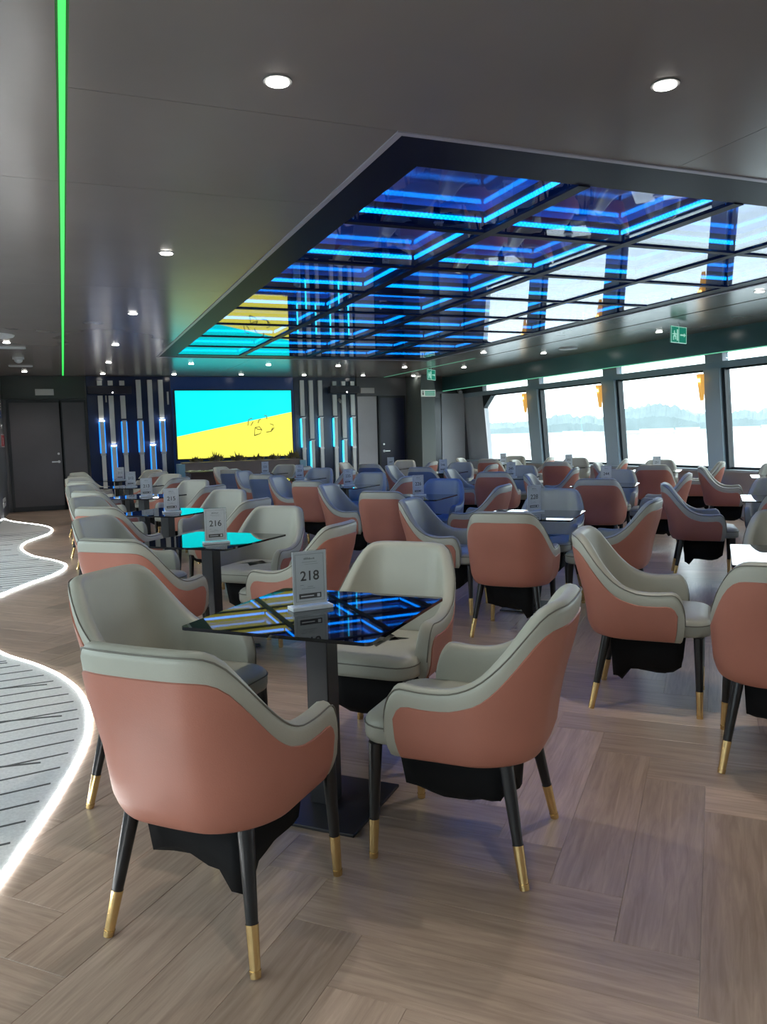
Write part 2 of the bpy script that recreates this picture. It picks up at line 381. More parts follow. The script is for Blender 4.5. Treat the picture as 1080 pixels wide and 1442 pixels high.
# chamfered corner of the last window
bm = bmesh.new()
A = [(17.17, 2.02), (17.17, 2.33), (16.72, 2.33)]
v0 = [bm.verts.new((xr(z)+.10, yy, z)) for yy, z in A]; v1 = [bm.verts.new((xr(z)-.02, yy, z)) for yy, z in A]
bm.faces.new(v0); bm.faces.new(v1[::-1])
for i in range(3): bm.faces.new((v0[i], v0[(i+1) % 3], v1[(i+1) % 3], v1[i]))
bmesh.ops.recalc_face_normals(bm, faces=bm.faces); obj('window_corner_gusset', bm, FRAMEBLK, wr)
POSTS = [(14.60, 15.11), (12.02, 12.48), (9.48, 9.89), (6.90, 7.34), (4.32, 4.76), (1.74, 2.18), (-.84, -.40)]
for a, b_ in POSTS:
    p = obj('window_post', lean(a+.05, b_-.03, .72, 2.33, -.10, .10), POSTM, wr); obj('clerestory_post', lean(a+.05, b_, 2.436, 2.585, -.10, .02), POSTM, wr)
    obj('post_gasket', lean(b_-.03, b_+.02, .72, 2.33, -.06, .05), FRAMEBLK, p)
    obj('post_gasket', lean(a-.01, a+.05, .72, 2.33, -.06, .05), FRAMEBLK, p)
obj('window_sill', lean(YB, YF, .70, .735, 0, .16), POSTM, wr)
wins = [(15.13, 17.15), (12.50, 14.59), (9.91, 12.01), (7.36, 9.47), (4.78, 6.89), (2.20, 4.31), (-.38, 1.73), (-2.95, -.86)]
for i, (a, b_) in enumerate(wins):
    wn = obj('window_%d' % (i+1), lean(a, b_, .735, 2.33, -.02, -.012), WINGLASS); tag(wn, kind='structure')
    obj('clerestory_pane', lean(a-.02, b_+.02, 2.436, 2.58, -.02, -.012), WINGLASS, wn)
    bm = lean(a, b_, .735, .775, -.04, .0); lean(a, b_, 2.30, 2.33, -.04, .0, bm); obj('window_frame', bm, FRAMEBLK, wn)
# left side, mirrored and out of the picture: same windows light the aisle
wl = obj('wall_left', bx(XL-.12, XL, YB, 14.0, -.08, .72), WALLG); tag(wl, kind='structure')
obj('window_header', bx(XL-.12, XL, YB, 14.0, 2.33, H), POSTM, wl)
for i, (a, b_) in enumerate(POSTS[1:]): obj('window_post', bx(XL-.10, XL+.08, a, b_, .72, 2.33), POSTM, wl)
obj('window_end_panel', bx(XL-.12, XL, 12.48, 14.0, .72, 2.33), WALLG, wl)
for i, (a, b_) in enumerate(wins[2:]):
    wn = obj('window_%d' % (i+9), bx(XL-.05, XL-.042, a, b_, .72, 2.33), WINGLASS); tag(wn, kind='structure')
# service core at the far end of the aisle
core = obj('wall_left_core', bx(XL-.12, -1.13, 14.0, YF, -.08, H), WALLD); core.name = 'wall_core'; tag(core, kind='structure')
wb = obj('wall_front', bx(XL-.12, XR+.12, YB-.12, YB, -.08, H+.02), WALLG); tag(wb, kind='structure')
wf = obj('wall_back', bx(XL-.12, XR+.12, YF, YF+.12, -.08, H+.02), WALLD); tag(wf, kind='structure')
# details of the back wall (as panels)
def fwp(name, x0, x1, z0, z1, m, d=.02, parent=wf): return obj(name, bx(x0, x1, YF-d, YF-.001, z0, z1), m, parent)
fwp('lintel_panel', -1.13, .50, 2.36, H-.005, mat('green_black_panel', (.05, .065, .06), .35), .03)
fwp('black_wall_panel', .53, 2.28, .02, H-.005, WALLB, .03)
fwp('screen_surround_panel', 2.29, 5.12, .02, H-.005, mat('glow_tinted_surround', (.03, .09, .34), .25), .02)  # blue glow around the screen painted into the base colour
fwp('black_wall_panel', 5.13, 6.68, .02, H-.005, mat('glow_tinted_graphite_panel', (.05, .075, .13), .15), .03)  # glow of the bars put into the colour as a blue cast
fwp('grey_wall_panel', 6.72, 7.22, .02, 2.38, WALLG, .04)
fwp('lintel_panel', 6.70, 8.02, 2.40, H-.005, WALLD, .05)
fwp('dark_recess_panel', 8.42, 8.70, .02, 2.30, WALLB, .02)
fwp('gloss_wall_panel', 8.72, 8.98, .02, 2.34, mat('grey_gloss_panel', (.10, .11, .12), .2), .04)
fwp('grey_wall_panel', 9.0, 9.66, .02, 2.44, WALLG, .05)
def door(nm, x0, x1, ztop, m, hx, hside):
    d = obj(nm, bx(x0, x1, YF-.06, YF-.045, .10, ztop), m); tag(d, kind='structure')
    bm = bx(x0-.05, x0, YF-.07, YF-.03, .0, ztop+.05); bx(x1, x1+.035, YF-.07, YF-.03, .0, ztop+.05, bm); bx(x0, x1, YF-.07, YF-.03, ztop, ztop+.05, bm); bx(x0, x1, YF-.065, YF-.03, .0, .1, bm)
    obj('door_frame', bm, FRAMEBLK, d)
    if hx is not None:
        bm = disc(bmesh.new(), (hx, 1.03), .028, YF-.075, YF-.06, 14, 'Y'); disc(bm, (hx, 1.03), .011, YF-.12, YF-.075, 10, 'Y')
        bx(min(hx, hx+hside*.14), max(hx, hx+hside*.14), YF-.125, YF-.108, 1.018, 1.042, bm)
        obj('door_handle', bm, STEEL, d); obj('lock_cylinder', disc(bmesh.new(), (hx, 1.20), .024, YF-.078, YF-.06, 14, 'Y'), STEEL, d)
    return d
door('door_1', -1.0, -.04, 2.28, DOORM, -.10, -1)
door('door_2', .02, .46, 2.28, DOORM, None, 0)
door('door_3', 7.30, 7.94, 2.34, mat('navy_door', (.016, .02, .055), .3), 7.38, 1)
post = obj('wall_post', bx(8.04, 8.40, YF-.9, YF-.001, 0, H-.001), mat('grey_green_post', (.17, .19, .18), .4), wf)
# skirting
tag(obj('baseboard_back', bx(6.72, 7.22, YF-.055, YF-.041, 0, .1), FRAMEBLK), kind='structure')

# ------------------------------------------------------------------ ceiling
ceil = obj('ceiling', bx(XL-.12, XR+.12, YB-.12, YF+.12, H+.20, H+.26), SUB); tag(ceil, kind='structure')
CX0, CX1, CY0, CY1 = 1.56, 6.68, 3.56, 14.06
XF = 9.05                                                       # edge of the lower soffit by the windows
ys = [YB, -1.30, 1.75, 4.80, 7.85, 10.90, 13.95, YF]
g = .002
def cpanel(x0, x1, y0, y1): obj('ceiling_panel', bx(x0+g, x1-g, y0+g, y1-g, H, H+.02), CEIL, ceil)
for y0, y1 in zip(ys, ys[1:]):
    for x0, x1 in ((XL, -1.13), (-1.13, .062), (7.44, XF)):
        if x0 == XL and y0 > 13: continue
        cpanel(x0, x1, y0, y1)
for y0, y1 in zip([CY0]+ys[3:6], ys[3:6]+[CY1]):
    for x0, x1 in ((.102, CX0), (CX1, 7.40)): cpanel(x0, x1, y0, y1)
for y0, y1 in ((YB, -1.30), (-1.30, 1.75), (1.75, CY0), (CY1, YF)):
    for x0, x1 in ((.102, 3.24), (3.24, 5.32), (5.32, 7.40)): cpanel(x0, x1, y0, y1)
for xg in (.082, 7.42):
    obj('groove_channel', bx(xg-.024, xg+.024, YB, YF-.05, H+.012, H+.03), GROOVE, ceil)
def strip(name, bmm, m, label): tag(obj(name, bmm, m), label, 'light strip')
strip('ceiling_light_strip', bx(.070, .094, YB, YF-.1, H-.001, H+.010), LEDG, 'long green light line in the ceiling above the aisle')
strip('ceiling_light_strip', bx(7.414, 7.426, 13.5, YF-.1, H-.001, H+.010), LEDGP, 'thin green light line in the ceiling right of the coffer, toward the windows')
# lower soffit over the windows
obj('soffit_fascia', bx(XF, XF+.02, YB, YF, 2.50, H+.02), mat('led_tinted_fascia', (.09, .20, .21), .2), ceil)  # green light of the LED line put into the fascia colour
obj('soffit_panel', bx(XF+.02, XR+.1, YB, YF, 2.58, 2.60), SOFF, ceil)
strip('soffit_light_strip', bx(XF-.012, XF-.001, YB, YF-.05, 2.494, 2.508), LEDGP, 'pale green light line along the lower edge of the window soffit')

# coffer with mirror-backed glass cells
cof = empty('light_coffer', (0, 0, H)); tag(cof, 'long rectangular ceiling coffer of glass cells outlined by blue light', 'ceiling light')
bm = bmesh.new(); T = .035
for a in ((CX0, CX1, CY0, CY0+T), (CX0, CX1, CY1-T, CY1), (CX0, CX0+T, CY0+T, CY1-T), (CX1-T, CX1, CY0+T, CY1-T)): bx(*a, -.006, .02, bm)
obj('edge_trim', bm, TRIMM, cof)
xc = [1.86, 2.95, 4.16, 5.33, 6.46]; yc = [4.0]+[5.15+1.22*i for i in range(8)]
yc[-1] = 13.69
bm = bmesh.new()
for a in ((CX0+T, CX1-T, CY0+T, yc[0]), (CX0+T, CX1-T, yc[-1], CY1-T), (CX0+T, xc[0], yc[0], yc[-1]), (xc[-1], CX1-T, yc[0], yc[-1])): bx(*a, .006, .17, bm)
obj('border_frame', bm, COFFRAME, cof)
RW = .042
for x in xc[1:-1]: obj('long_rib', bx(x-RW, x+RW, yc[0], yc[-1], .0, .17), COFFRAME, cof)
for j in range(1, len(yc)-1):
    for x0, x1 in zip(xc, xc[1:]):
        obj('cross_rib', bx(x0+(RW if x0 != xc[0] else 0), x1-(RW if x1 != xc[-1] else 0), yc[j]-RW*.8, yc[j]+RW*.8, .002, .17), COFFRAME, cof)
cells = []
for j in range(len(yc)-1):
    for i in range(4):
        x0 = xc[i]+(RW if i else 0)+.001; x1 = xc[i+1]-(RW if i < 3 else 0)-.001
        y0 = yc[j]+(RW*.8 if j else 0)+.001; y1 = yc[j+1]-(RW*.8 if j < 7 else 0)-.001
        pn = obj('glass_pane', prism(rrect(x0, x1, y0, y1, .09), .012, .018), PANE, cof)
        obj('mirror_back', bx(x0, x1, y0, y1, .150, .160), MIRTOP, pn)
        bm = bmesh.new(); d = .008; zl, zh = .070, .100
        bx(x0+.03, x1-.03, y1-d, y1-.0005, zl, zh, bm); bx(x1-d, x1-.0005, y0+.03, y1-d, zl, zh, bm)
        bx(x0+.03, x1-.03, y0+.0005, y0+d, zl, zh, bm); bx(x0+.0005, x0+d, y0+.03, y1-d, zl, zh, bm)
        obj('led_ribbon', bm, LEDB, pn)

# downlights
def downlight(x, y, label, watts=0, r=.045, z=H):
    o = empty('downlight', (x, y, z)); tag(o, label, 'ceiling light', 'round downlights in the ceiling')
    bm = bmesh.new(); disc(bm, (0, 0), r*1.32, -.005, 0, 24); obj('bezel', bm, BEZEL, o)
    obj('lens', disc(bmesh.new(), (0, 0), r, -.010, -.005, 24), LAMP, o)
    if watts:
        ld = bpy.data.lights.new('downlight_lamp', 'SPOT'); ld.energy = watts; ld.color = (1, .93, .84); ld.spot_size = math.radians(125); ld.spot_blend = .8; ld.shadow_soft_size = .045
        lo = bpy.data.objects.new('downlight_lamp', ld); COL.objects.link(lo); lo.parent = o; lo.location = (0, 0, -.016)
WW = 32
DL = [(.89, 3.23, 'largest round downlight, in the ceiling above the nearest tables', WW), (2.43, 2.74, 'bright downlight at upper right, in front of the blue coffer', WW),
      (.82, 6.34, 'second downlight along the left side of the coffer', WW), (.81, 9.35, 'third downlight along the left side of the coffer', WW), (.80, 12.34, 'fourth downlight along the left side of the coffer', WW),
      (.84, 15.04, 'fifth downlight along the left side, near the left silver bars', WW), (.85, 17.5, 'farthest downlight above the left silver bars', 0),
      (2.31, 15.14, 'downlight ahead of the screen at its left edge', WW), (3.8, 15.2, 'downlight ahead of the screen above its middle', 0), (5.25, 15.25, 'downlight ahead of the right silver bars', WW),
      (2.30, 17.55, 'small downlight at the wall left of the screen', 0), (3.75, 17.5, 'small downlight at the wall right above the screen', 0), (5.21, 17.55, 'small downlight at the wall above the right silver bars', 0),
      (6.67, 17.6, 'small downlight at the wall above the grey panel by the navy door', 0), (6.78, 15.4, 'downlight ahead of the navy door', WW), (8.13, 15.28, 'downlight beside the soffit ahead of the wall post', WW),
      (7.97, 17.58, 'small downlight at the wall above the wall post', 0), (8.24, 12.39, 'downlight beside the soffit beyond the round ceiling disc', WW), (8.29, 9.43, 'downlight just left of the hanging exit sign', WW),
      (6.99, 6.42, 'downlight at the right picture edge beside the coffer', WW), (7.05, 12.5, 'downlight between the coffer and the soffit, far end', 0),
      (-.65, 12.33, 'downlight above the aisle beyond the large round diffuser', WW), (-.63, 14.97, 'downlight above the aisle beside the detector', 0), (-.62, 17.1, 'farthest downlight above the aisle by the doors', WW)]
for x, y, lb, ww in DL: downlight(x, y, lb, ww)
for x, y, pl in ((4.2, 1.2, 'middle'), (7.2, 2.2, 'window side'), (.85, .2, 'aisle side'), (4.2, -1.5, 'rearmost')): downlight(x, y, 'round downlight in the ceiling behind the camera, '+pl, WW)
def cdisc(x, y, r, name, label, cat, z=H, h=.02):
    o = obj(name, disc(bmesh.new(), (0, 0), r, -h, 0, 28, r1=r*1.06), WHITEP, loc=(x, y, z), smooth=True); tag(o, label, cat)
    obj('centre_plate', disc(bmesh.new(), (0, 0), r*.7, -h-.006, -h, 24), WHITEP, o)
cdisc(-.78, 11.56, .26, 'air_diffuser', 'large pale round air diffuser in the aisle ceiling, left edge', 'vent')
cdisc(8.21, 11.59, .16, 'ceiling_speaker', 'round ceiling speaker beside the soffit right of the coffer', 'speaker')
for y, lb in ((12.94, 'nearer pale rectangular vent in the aisle ceiling'), (15.89, 'farther pale rectangular vent in the aisle ceiling')):
    o = obj('ceiling_vent', bx(-.20, .20, -.07, .07, -.015, 0), WHITEP, loc=(-.63, y, H)); tag(o, lb, 'vent')
    for k in range(5): obj('slat', bx(-.18, .18, -.055+k*.024, -.043+k*.024, -.021, -.015), WHITEP, o)
o = obj('smoke_detector', disc(bmesh.new(), (0, 0), .09, -.03, 0, 20), WHITEP, loc=(-.60, 14.4, H), smooth=True); tag(o, 'white domed detector on the aisle ceiling by a downlight', 'detector')
bm = bmesh.new(); bmesh.ops.create_uvsphere(bm, u_segments=16, v_segments=10, radius=.065)
for v in bm.verts: v.co.z = v.co.z*.8-.045
obj('dome', bm, WHITEP, o, smooth='all')

# ------------------------------------------------------------------ back wall furniture: screen, bars, boxes
scr = empty('video_screen', (0, YF-.02, 0)); tag(scr, 'large lit screen showing cyan over a yellow slope with line drawing', 'screen')
x0, x1, z0, z1 = 2.37, 5.03, 1.0, 2.52; d = -.09
def quad_prism(pts, y0, y1):
    bm = bmesh.new(); A = [bm.verts.new((x, y0, z)) for x, z in pts]; B = [bm.verts.new((x, y1, z)) for x, z in pts]
    bm.faces.new(A); bm.faces.new(B[::-1])
    for i in range(len(pts)): bm.faces.new((A[i], B[i], B[(i+1) % len(pts)], A[(i+1) % len(pts)]))
    bmesh.ops.recalc_face_normals(bm, faces=bm.faces); return bm
sl0, sl1 = 1.50, 2.02
obj('cabinet', bx(x0-.03, x1+.03, d+.012, 0, z0-.03, z1+.03), FRAMEBLK, scr)
obj('picture', quad_prism([(x0, sl0), (x1, sl1), (x1, z1), (x0, z1)], d, d+.012), SCRC, scr)
o = obj('picture', quad_prism([(x0, z0), (x1, z0), (x1, sl1), (x0, sl0)], d, d+.012), SCRY, scr)
def scrp(px, py): return (x0+(px-75)/(1010-75)*(x1-x0), z1-(py-70)/(600-70)*(z1-z0))
for k_, stroke in enumerate(([(690, 430), (700, 365), (735, 360), (755, 385), (740, 415), (690, 432)], [(790, 405), (830, 400), (855, 375), (850, 345), (825, 338)], [(640, 350), (650, 300), (680, 290)], [(685, 318), (665, 350)],
                             [(725, 330), (735, 305), (750, 300)], [(780, 268), (800, 275), (800, 300)], [(690, 430), (720, 420)], [(700, 365), (720, 380), (755, 385)], [(830, 400), (845, 370)])):
    bm = bmesh.new()
    P = [scrp(*p) for p in stroke]
    tube(bm, [(x, d-.001, z) for x, z in P], .011, 5)
    obj('drawn_line', bm, SCRL, scr)
LBX = [(.80, 0), (1.02, 1), (1.26, 2), (1.60, 3), (1.84, 4), (2.07, 5)]
RBX = [(5.31, 0), (5.53, 1), (5.76, 2), (6.12, 3), (6.35, 4), (6.58, 5)]
def barset(xs, side, inner):
    for i, (x, k_) in enumerate(xs):
        tall = (k_ >= 3) if side == 'left' else (k_ < 3)
        top = 2.76 if tall else 2.42
        o = empty('wall_bar', (x, YF-.03, 0))
        tag(o, '%s silver vertical bar from the left in the group %s of the screen' % (('first', 'second', 'third', 'fourth', 'fifth', 'sixth')[i], side), 'wall panel', 'silver bars beside the screen')
        w_ = .05; brk = 1.90 if k_ % 3 != 1 else 1.36
        obj('upper_channel', bx(-w_, w_, -.07, 0, brk+.02, top), CHROMEBAR, o)
        obj('lower_channel', bx(-w_+.012, w_-.006, -.09, 0, .12, brk-.03), CHROMEBAR, o)
        lz0, lz1 = (1.18, brk-.04) if k_ % 3 != 1 else (.62, brk-.04)
        if side == 'left':
            for q in (-1, 1): obj('led_line', bx(q*w_-.014, q*w_+.014, -.05, -.03, lz0, lz1), LEDBL, o)
        else: obj('led_line', bx(-w_-.016, -w_+.006, -.085, -.06, lz0, lz1), LEDC, o)
        if k_ % 3 != 1: obj('joint_band', bx(-w_, w_, -.095, 0, 1.13, 1.17), STEEL, o)
        obj('joint_band', bx(-w_+.005, w_+.005, -.095, 0, brk-.03, brk-.012), LAMP if (side == 'left' and k_ in (0, 5)) or k_ % 3 == 1 and side == 'left' else STEEL, o)
        if not tall: obj('top_stub', bx(-w_, w_, -.07, 0, 2.64, 2.74), CHROMEBAR, o)
barset(LBX, 'left', 0); barset(RBX, 'right', 0)
for x0_, x1_, s in ((.55, 1.44, 'left'), (5.95, 6.68, 'right')):
    o = obj('loudspeaker_box', bx(x0_, x1_, YF-.30, YF-.11, 2.45, 2.61), mat('black_box_'+s, (.014, .015, .03), .3)); tag(o, 'black box mounted over the outer %s silver bars' % s, 'box')
    obj('indicator_lamp', disc(bmesh.new(), ((x0_+x1_)/2+.05, 2.47), .012, YF-.312, YF-.30, 10, 'Y'), LAMP, o)
o = obj('wall_lamp', bx(2.20, 2.235, YF-.10, YF-.03, 2.22, 2.50), WHITEP); tag(o, 'narrow pale fitting on the wall just left of the screen', 'lamp')
o = obj('wall_lamp', bx(.905, .93, YF-.12, YF-.03, 2.28, 2.42), WHITEP); tag(o, 'narrow pale fitting beside the first silver bar', 'lamp')
o = obj('wall_camera', cone_between(bmesh.new(), (6.25, YF-.05, 2.30), (6.22, YF-.22, 2.24), .035, .03), WHITEP); tag(o, 'small pale camera between the outer right silver bars', 'camera')
tag(obj('wall_camera', cone_between(bmesh.new(), (9.50, YF-.06, 2.52), (9.47, YF-.20, 2.46), .06, .05), WHITEP), 'small white camera on the far wall beside the first window', 'camera')
for x, z, y_, lb in ((-.30, 2.50, YF-.035, 'pale blank plate on the lintel above the left doors'), (6.98, 2.52, YF-.055, 'pale blank plate on the lintel right of the silver bars')):
    o = obj('wall_plate', bx(-.18, .18, -.02, 0, -.065, .065), WHITEP, loc=(x, y_, z)); tag(o, lb, 'sign'); 

# counter with dried plants below the screen
ct = obj('stage_counter', bx(2.42, 5.0, 17.45, 17.75, 0, .90), COUNTER); tag(ct, 'long taupe counter under the screen with dried plants on it', 'counter')
obj('counter_top', bx(2.38, 5.04, 17.42, 17.78, .90, .93), COUNTER, ct)
for xx in (2.30, 5.02): obj('pilaster', bx(xx-.02, xx+.12, 17.40, 17.80, 0, .90), COUNTBL, ct)
for x, lb, hh in ((2.70, 'dried plant at the left end of the counter under the screen', .09), (3.13, 'tallest dried plant, left of centre under the screen', .20), (3.62, 'bushy dried plant under the middle of the screen', .18),
                  (4.07, 'low dried plant right of the middle under the screen', .09), (4.45, 'dried plant under the right part of the screen', .13), (4.88, 'dried plant at the right end of the counter', .21)):
    bm = bmesh.new(); rr = random.Random(int(x*100))
    for q in range(60):
        a = rr.uniform(0, 2*PI); el = rr.uniform(.15, 1.2); l = (hh+.07)*rr.uniform(.5, 1.2); bxx = rr.uniform(-.12, .12)
        p = Vector((bxx, rr.uniform(-.05, .05), 0)); dd = Vector((math.cos(a)*math.cos(el)*.45, math.sin(a)*.4, math.sin(el)*(1-abs(bxx)*4)))*l
        s = dd.cross(Vector((0, 1, .2))).normalized()*.016
        v = [bm.verts.new(p), bm.verts.new(p+dd*.5+s), bm.verts.new(p+dd), bm.verts.new(p+dd*.5-s)]; bm.faces.new(v)
    o = obj('dried_plant', bm, DRYLEAF, loc=(x, 17.6, .943)); tag(o, lb, 'plant', 'dried plants on the counter')
    obj('plant_pot', disc(bmesh.new(), (0, 0), .07, -.009, .02, 12, r1=.09), COUNTER, o)
dk = obj('side_table', bx(2.32, 3.38, 16.15, 16.75, .74, .77), DESKB); tag(dk, 'dark brown service table in front of the left part of the screen', 'table')
obj('apron', bx(2.36, 3.34, 16.19, 16.71, .0005, .74), DESKB, dk)
for i, (x, y, a) in enumerate(((2.48, 16.42, .2), (2.80, 16.33, -.2), (2.99, 16.58, .1), (3.2, 16.36, .1))):
    bm = bmesh.new(); N = 5
    G = [[bm.verts.new((.28*(p/N-.5), .2*(q/N-.5), .012+.03*abs(noise.noise(Vector((p*.7+i*3, q*.7, 0)))))) for q in range(N+1)] for p in range(N+1)]
    for p in range(N):
        for q in range(N): bm.faces.new((G[p][q], G[p+1][q], G[p+1][q+1], G[p][q+1]))
    o = obj('crumpled_paper', bm, PAPERW, loc=(x, y, .772)); o.rotation_euler = (0, 0, a)
    tag(o, '%s crumpled pale paper on the brown service table' % ('leftmost', 'second', 'third', 'rightmost')[i], 'paper', 'papers on the service table')

# ------------------------------------------------------------------ signs
def hang_sign(x, y, rz, z, label):
    o = empty('exit_sign', (x, y, z), rz); tag(o, label, 'sign')
    obj('panel', bx(-.20, .20, -.006, .006, -.22, 0), GREENS, o)
    bm = bmesh.new()
    for q in (-.006-.002, .006): 
        bx(-.20, .20, q, q+.002, -.008, 0, bm); bx(-.20, .20, q, q+.002, -.22, -.212, bm); bx(-.20, -.192, q, q+.002, -.22, 0, bm); bx(.192, .20, q, q+.002, -.22, 0, bm); bx(-.01, 0, q, q+.002, -.212, -.008, bm)
    obj('border', bm, GREENB, o)
    bm = bmesh.new(); q = -.010
    # running figure in a doorway and an arrow
    rbox(bm, -.125, q, -.075, .02, .004, .035); rbox(bm, -.115, q, -.115, .035, .004, .05); rbox(bm, -.145, q, -.155, .018, .004, .06); rbox(bm, -.09, q, -.15, .018, .004, .05)
    rbox(bm, -.155, q, -.105, .04, .004, .014); rbox(bm, -.08, q, -.105, .04, .004, .014); bx(-.06, -.03, q-.002, q+.002, -.19, -.04, bm)
    bx(.03, .13, q-.002, q+.002, -.12, -.10, bm)
    v = [bm.verts.new((a, q-.002, c)) for a, c in ((.12, -.08), (.12, -.14), (.17, -.11))]; bm.faces.new(v)
    obj('running_figure', bm, GREENB, o)
    obj('hanger', bx(-.006, .006, -.004, .004, 0, H-z), STEEL, o)
hang_sign(7.85, 8.55, .32, 2.78, 'green hanging exit sign at right, below the bright ceiling')
hang_sign(7.45, 15.5, .68, 2.80, 'small green hanging exit sign near the far wall')
o = empty('direction_sign', (8.22, YF-.915, 2.40)); tag(o, 'white bordered green direction sign on the far wall post', 'sign')
obj('backboard', bx(-.19, .19, -.004, .012, -.08, .08), SIGNW, o)
for k in range(3): obj('green_line', bx(-.09, .175, -.008, -.004, -.052+k*.038, -.028+k*.038), GREENS, o)
bm = bmesh.new(); bx(-.155, -.125, -.008, -.004, -.045, .02, bm); disc(bm, (-.14, .042), .014, -.008, -.004, 10, 'Y'); obj('person_symbol', bm, INK, o)
o = obj('information_sign', bx(-.14, .14, -.006, .006, -.05, .04), mat('pale_blue_plate', (.35, .38, .6), .4), loc=(8.62, YF-.03, 2.42)); tag(o, 'small pale blue plate right of the direction sign', 'sign')
for q in (-.02, .005): obj('print_line', bx(-.11, .11, -.009, -.006, q, q+.008), PAPERW, o)
# signs on the aisle side of the core
cx_ = -1.128
def core_sign(y, z, hw, hh, m, label, name='wall_sign'):
    o = obj(name, bx(0, .008, -hw, hw, -hh, hh), m, loc=(cx_, y, z)); tag(o, label, 'sign'); return o
o = core_sign(17.3, 2.22, .42, .10, WHITEP, 'white bordered notice high on the left wall edge')
for r_ in range(3):
    for c_ in range(4): obj('black_cell', bx(.008, .011, -.36+c_*.19, -.36+c_*.19+.15, -.08+r_*.055, -.045+r_*.055), INK, o)
o = core_sign(17.3, 2.02, .42, .07, BLUES, 'narrow blue sign under the white notice on the left wall')
obj('tick_mark', bx(.008, .011, -.1, .1, -.03, -.01), PAPERW, o)
o = core_sign(17.6, 1.50, .46, .13, WHITEP, 'red and white fire sign on the left wall edge', 'fire_sign')
obj('red_field', bx(.008, .011, -.42, .42, -.11, .11), REDS, o); bm = bmesh.new(); disc(bm, (0, -.02), .06, .011, .013, 12, 'X'); bx(.011, .013, -.05, .05, .03, .06, bm); obj('flame_symbol', bm, PAPERW, o)
o = core_sign(16.9, .30, .34, .085, WHITEP, 'white plate with black arrows low on the left wall')
bm = bx(.008, .011, -.2, -.04, -.01, .012); bx(.008, .011, .04, .2, -.01, .012, bm); obj('black_arrows', bm, INK, o)
o = obj('push_button', disc(bmesh.new(), (0, 0), .04, 0, .02, 12, 'X'), WHITEP, loc=(cx_, 17.5, 1.78)); tag(o, 'small round white button above the fire sign', 'button')

# sconces on the window posts
for (a, b_), lb in zip(POSTS[:3], ('amber wall sconce on the farthest window post', 'amber wall sconce on the middle window post', 'amber wall sconce on the nearest window post')):
    z = 2.06; o = empty('wall_sconce', (xr(z)-.10, b_+.0, z)); tag(o, lb, 'lamp', 'sconces on the window posts')
    bm = bmesh.new(); A = [(-.09, -.05), (.0, -.05), (.0, .05), (-.09, .05)]
    hexa(bm, [(-.03, -.02, -.22), (.0, -.03, -.22), (.0, .03, -.22), (-.03, .02, -.22), (-.09, -.045, .20), (.02, -.05, .20), (.02, .05, .20), (-.09, .045, .20)])
    obj('gold_body', bm, GOLD, o)
    bm = bmesh.new(); rbox(bm, -.08, 0, .10, .05, .055, .055, 0); obj('glowing_jewel', bm, AMBER, o)

